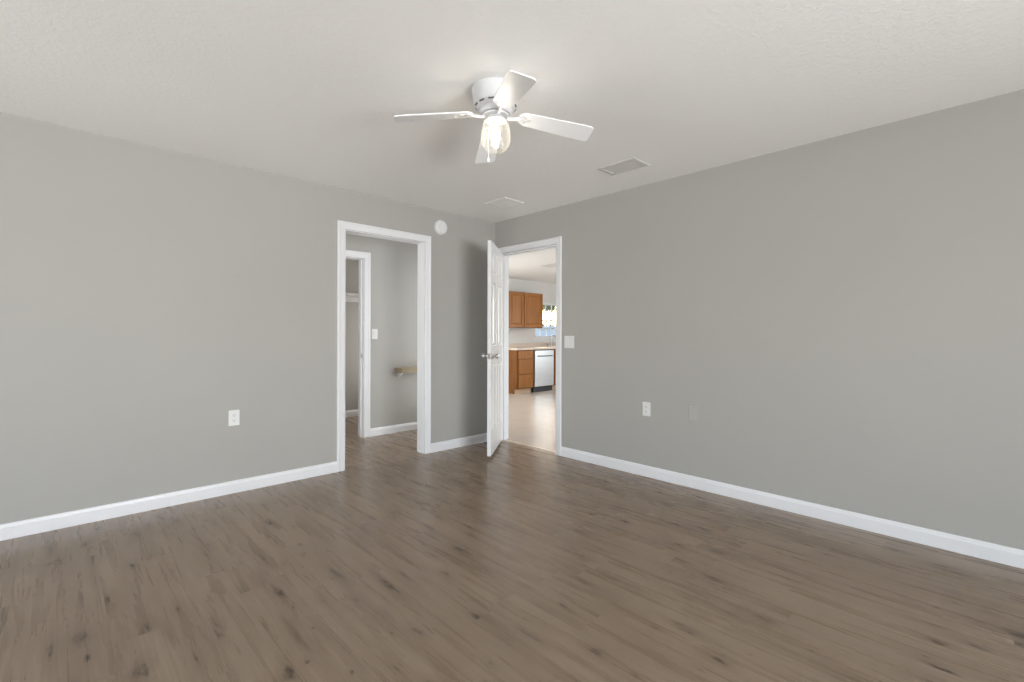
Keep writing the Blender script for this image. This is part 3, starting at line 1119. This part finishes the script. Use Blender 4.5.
def panel_front(name, parent, x0, x1, z0, z1, y, t=0.019, raised=True):
    """cabinet front facing -y: frame, bevelled raised field"""
    bm = bmesh.new()
    fr = 0.052 if raised else 0.0
    if raised and (z1 - z0) > 0.2:
        box(bm, x0, x0 + fr, y - t, y, z0, z1, 0.003, 1)
        box(bm, x1 - fr, x1, y - t, y, z0, z1, 0.003, 1)
        box(bm, x0 + fr, x1 - fr, y - t, y, z0, z0 + fr, 0.003, 1)
        box(bm, x0 + fr, x1 - fr, y - t, y, z1 - fr, z1, 0.003, 1)
        box(bm, x0 + fr - .004, x1 - fr + .004, y - t * 0.42, y, z0 + fr - .004, z1 - fr + .004)
        frustum(bm, ((x0 + x1) / 2, y - t * 0.42, (z0 + z1) / 2), (1, 0, 0), (0, 0, 1), (0, -1, 0), x1 - x0 - 2 * fr - .01, z1 - z0 - 2 * fr - .01, 0.03, t * 0.45)
    else:
        box(bm, x0, x1, y - t, y, z0, z1, 0.006, 2)
    return link(name, bm, M['cab'], parent)


bc = thing('base_cabinet', 'honey oak drawer cabinet left of the dishwasher', 'cabinet', (CX0, CYF, 0))
w = CX1 - CX0
bm = bmesh.new()
box(bm, 0, 0.018, 0.0, 0.605, 0.10, TOPZ)                 # left side
box(bm, 0, 0.018, 0.075, 0.605, 0.0, 0.10)
box(bm, w - 0.018, w, 0.0, 0.605, 0.10, TOPZ)
box(bm, 0.018, w - 0.018, 0.010, 0.605, 0.10, 0.118)
box(bm, 0.018, w - 0.018, 0.590, 0.605, 0.10, TOPZ)
box(bm, 0.0, 0.040, -0.001, 0.018, 0.10, TOPZ)            # face frame
box(bm, w - 0.040, w, -0.001, 0.018, 0.10, TOPZ)
for z0, z1 in ((0.10, 0.125), (0.375, 0.400), (0.680, 0.705), (TOPZ - 0.028, TOPZ)):
    box(bm, 0.040, w - 0.040, -0.001, 0.018, z0, z1)
link('cabinet_box', bm, M['cabbox'], bc)
for z0, z1 in ((0.118, 0.385), (0.394, 0.690), (0.699, 0.856)):
    panel_front('drawer_front', bc, 0.026, w - 0.022, z0, z1, -0.001, raised=False)
bm = bmesh.new()
box(bm, 0.0, w, 0.070, 0.085, 0.0, 0.10)
tk = link('toe_kick', bm, M['cabpale'], bc)
tk['label'] = 'pale unfinished toe board'

dx0, dx1 = 6.990, 7.580
dw = thing('dishwasher', 'stainless steel dishwasher under the kitchen counter', 'dishwasher', (dx0, CYF, 0))
w = dx1 - dx0
bm = bmesh.new()
box(bm, 0.004, w - 0.004, 0.02, 0.58, 0.09, TOPZ - 0.006)
link('tub', bm, M['black'], dw)
bm = bmesh.new()
box(bm, 0.006, w - 0.006, -0.025, 0.02, 0.115, 0.855, 0.006, 2)
link('dishwasher_door', bm, M['steel'], dw)
bm = bmesh.new()
hz = 0.742
pts = []
for k in range(13):
    t = k / 12
    pts.append((0.085 + (w - 0.17) * t, -0.058 - 0.014 * math.sin(PI * t), hz))
tube(bm, pts, 0.011, 10)
for x in (0.10, w - 0.10):
    tube(bm, [(x, -0.022, hz), (x, -0.060, hz)], 0.008, 8)
hd = link('door_handle', bm, M['handle'], dw, 50)
bm = bmesh.new()
box(bm, 0.004, w - 0.004, 0.02, 0.06, 0.0, 0.105)
link('kick_panel', bm, M['black'], dw)

bc2 = thing('base_cabinet', 'honey oak sink cabinet right of the dishwasher', 'cabinet', (7.595, CYF, 0))
w = 0.90
bm = bmesh.new()
box(bm, 0, 0.018, 0.0, 0.605, 0.10, TOPZ)
box(bm, w - 0.018, w, 0.0, 0.605, 0.10, TOPZ)
box(bm, 0.018, w - 0.018, 0.010, 0.605, 0.10, 0.118)
box(bm, 0.0, 0.040, -0.001, 0.018, 0.10, TOPZ)
box(bm, w - 0.040, w, -0.001, 0.018, 0.10, TOPZ)
for z0, z1 in ((0.10, 0.125), (0.680, 0.705), (TOPZ - 0.028, TOPZ)):
    box(bm, 0.040, w - 0.040, -0.001, 0.018, z0, z1)
link('cabinet_box', bm, M['cabbox'], bc2)
panel_front('cabinet_door', bc2, 0.026, 0.446, 0.118, 0.690, -0.001)
panel_front('cabinet_door', bc2, 0.454, 0.874, 0.118, 0.690, -0.001)
panel_front('drawer_front', bc2, 0.026, 0.874, 0.699, 0.856, -0.001, raised=False)
bm = bmesh.new()
box(bm, 0.0, w, 0.070, 0.085, 0.0, 0.10)
link('toe_kick', bm, M['cabpale'], bc2)

ct = thing('countertop', 'beige laminate kitchen countertop above the oak cabinets and dishwasher', 'countertop', (CX0 - 0.015, CYF - 0.03, TOPZ))
w = 8.52 - (CX0 - 0.015)
bm = bmesh.new()
d_ = KY1 - (CYF - 0.03)
prism(bm, [(0.006, 0.0), (0.0, 0.006), (0.0, 0.032), (0.008, 0.040), (d_, 0.040), (d_, 0.0)], 'x', 0.0, w)
link('counter_slab', bm, M['top'], ct)
bs = thing('backsplash', 'low beige laminate backsplash strip against the kitchen wall', 'backsplash', (CX0 - 0.015, KY1 - 0.02, TOPZ + 0.040))
bm = bmesh.new()
box(bm, 0.0, w, 0.0, 0.02, 0.0, 0.085, 0.003, 1)
link('splash_board', bm, M['top'], bs)

ux0, ux1, uz0, uz1, uyf = 6.560, 7.577, 1.322, 2.062, 6.925
uc = thing('wall_cabinet', 'honey oak two-door wall cabinet beside the kitchen window', 'cabinet', (ux0, uyf, uz0))
w, h = ux1 - ux0, uz1 - uz0
mid = 6.992 - ux0
bm = bmesh.new()
box(bm, 0, 0.018, 0.0, KY1 - uyf, 0, h)
box(bm, w - 0.018, w, 0.0, KY1 - uyf, 0, h)
box(bm, 0.018, w - 0.018, 0.0, KY1 - uyf, 0.0, 0.018)
box(bm, 0.018, w - 0.018, 0.0, KY1 - uyf, h - 0.018, h)
for a, b in ((0, 0.030), (mid - 0.025, mid + 0.025), (w - 0.030, w)):
    box(bm, a, b, -0.001, 0.018, 0, h)
for a, b in ((0, 0.03), (h - 0.03, h)):
    box(bm, 0.030, w - 0.030, -0.001, 0.018, a, b)
link('cabinet_box', bm, M['cabbox'], uc)
panel_front('cabinet_door', uc, 0.012, mid - 0.012, 0.012, h - 0.012, -0.001)
panel_front('cabinet_door', uc, mid + 0.012, w - 0.012, 0.012, h - 0.012, -0.001)

outlet('white outlet on the kitchen backsplash wall', (7.310, KY1, 1.084), '-y', M['plate'])

fx, fy = 7.945, 7.02
fa = thing('kitchen_faucet', 'slim chrome gooseneck faucet in front of the kitchen window', 'faucet', (fx, fy, TOPZ + 0.040))
bm = bmesh.new()
pts = [(0, 0, 0.012), (0, 0, 0.17)]
for k in range(1, 11):
    t = PI * k / 10
    pts.append((0, -0.085 + 0.085 * math.cos(t), 0.17 + 0.085 * math.sin(t)))
pts.append((0, -0.17, 0.13))
tube(bm, pts, 0.010, 12)
link('spout', bm, M['chrome'], fa, 50)
bm = bmesh.new()
lathe(bm, [(0.028, 0.0), (0.028, 0.006), (0.018, 0.012), (0.015, 0.04), (0.012, 0.044)], 24)
link('faucet_base', bm, M['chrome'], fa, 40)
for s in (-1, 1):
    bm = bmesh.new()
    lathe(bm, [(0.022, 0.0), (0.020, 0.01), (0.012, 0.02), (0.012, 0.05), (0.015, 0.055), (0.010, 0.062)], 20, Matrix.Translation((s * 0.10, 0.0, 0)))
    tube(bm, [(s * 0.10, 0.0, 0.055), (s * 0.155, -0.015, 0.068)], 0.006, 8)
    link('faucet_handle', bm, M['chrome'], fa, 40)

kv = register('small grey vent on the kitchen ceiling', (6.14, 5.36, HK), 0.30, 0.36, HK, 8, 'vent', 'ventdark')

# ------------------------------------------------------------------ outside the kitchen window
bm = bmesh.new()
box(bm, 4.0, 40.0, KY1 + T + 0.02, 45.0, -0.30, -0.15)
struct('ground', bm, M['lawn'], 'green lawn outside the kitchen window', 'lawn')
fn = thing('garden_fence', 'pale vinyl garden fence seen through the kitchen window', 'fence', (11.0, 13.2, -0.08))
bm = bmesh.new()
for k in range(60):
    box(bm, k * 0.15, k * 0.15 + 0.145, 0.0, 0.025, 0.05, 1.58, 0.004, 1)
link('boards', bm, M['fence'], fn)
bm = bmesh.new()
box(bm, 0, 9.0, -0.02, 0.045, 1.50, 1.62, 0.005, 1)
box(bm, 0, 9.0, -0.02, 0.045, 0.05, 0.20, 0.005, 1)
link('rails', bm, M['fence'], fn)


def foliage(bm, blobs, count, size):
    for i in range(count):
        c, r = random.choice(blobs)
        while True:
            v = Vector((random.uniform(-1, 1), random.uniform(-1, 1), random.uniform(-1, 1)))
            if 0.35 < v.length < 1:
                break
        p = Vector(c) + Vector((v.x * r[0], v.y * r[1], v.z * r[2]))
        q = Matrix.Rotation(random.uniform(0, 2 * PI), 3, 'Z') @ Matrix.Rotation(random.uniform(-1.2, 1.2), 3, 'X')
        s = size * random.uniform(0.6, 1.3)
        vs = [bm.verts.new(p + q @ Vector(k)) for k in ((0, -s, 0), (s * .45, 0, s * .12), (0, s, 0), (-s * .45, 0, s * .12))]
        bm.faces.new(vs)


bm = bmesh.new()
foliage(bm, [((x, 0.0, 0.95), (0.55, 0.45, 0.92)) for x in (0, .7, 1.4, 2.1, 2.8, 3.5, 4.2, 4.9, 5.6, 6.3)], 9000, 0.09)
hg = link('hedge', bm, M['hedge'], None, None, (12.4, 14.6, -0.15))
tag(hg, 'dark hedge rising just above the garden fence outside', 'hedge')
hg['kind'] = 'stuff'
tr = thing('garden_tree', 'green leafy tree seen in the upper kitchen window panes', 'tree', (17.6, 16.8, -0.15))
bm = bmesh.new()
tube(bm, [(0, 0, 0), (0.05, 0, 1.0), (0.0, 0.1, 2.2), (0.1, 0.1, 3.4), (0.0, 0.0, 4.6)], [0.20, 0.16, 0.13, 0.09, 0.04], 12)
tube(bm, [(0.0, 0.1, 2.2), (-0.6, 0.0, 2.9), (-1.2, 0.0, 3.6)], [0.08, 0.06, 0.03], 8)
tube(bm, [(0.05, 0.1, 2.6), (0.7, 0.1, 3.2), (1.3, -0.1, 3.9)], [0.08, 0.06, 0.03], 8)
link('trunk', bm, M['bark'], tr, 60)
bm = bmesh.new()
foliage(bm, [((0, 0, 4.3), (1.9, 1.7, 1.5)), ((-1.4, 0, 3.4), (1.3, 1.2, 0.9)), ((1.4, 0.1, 3.5), (1.3, 1.2, 0.9)), ((0.2, -0.4, 3.2), (1.3, 1.0, 0.7))], 9000, 0.13)
link('foliage', bm, M['leaf'], tr)
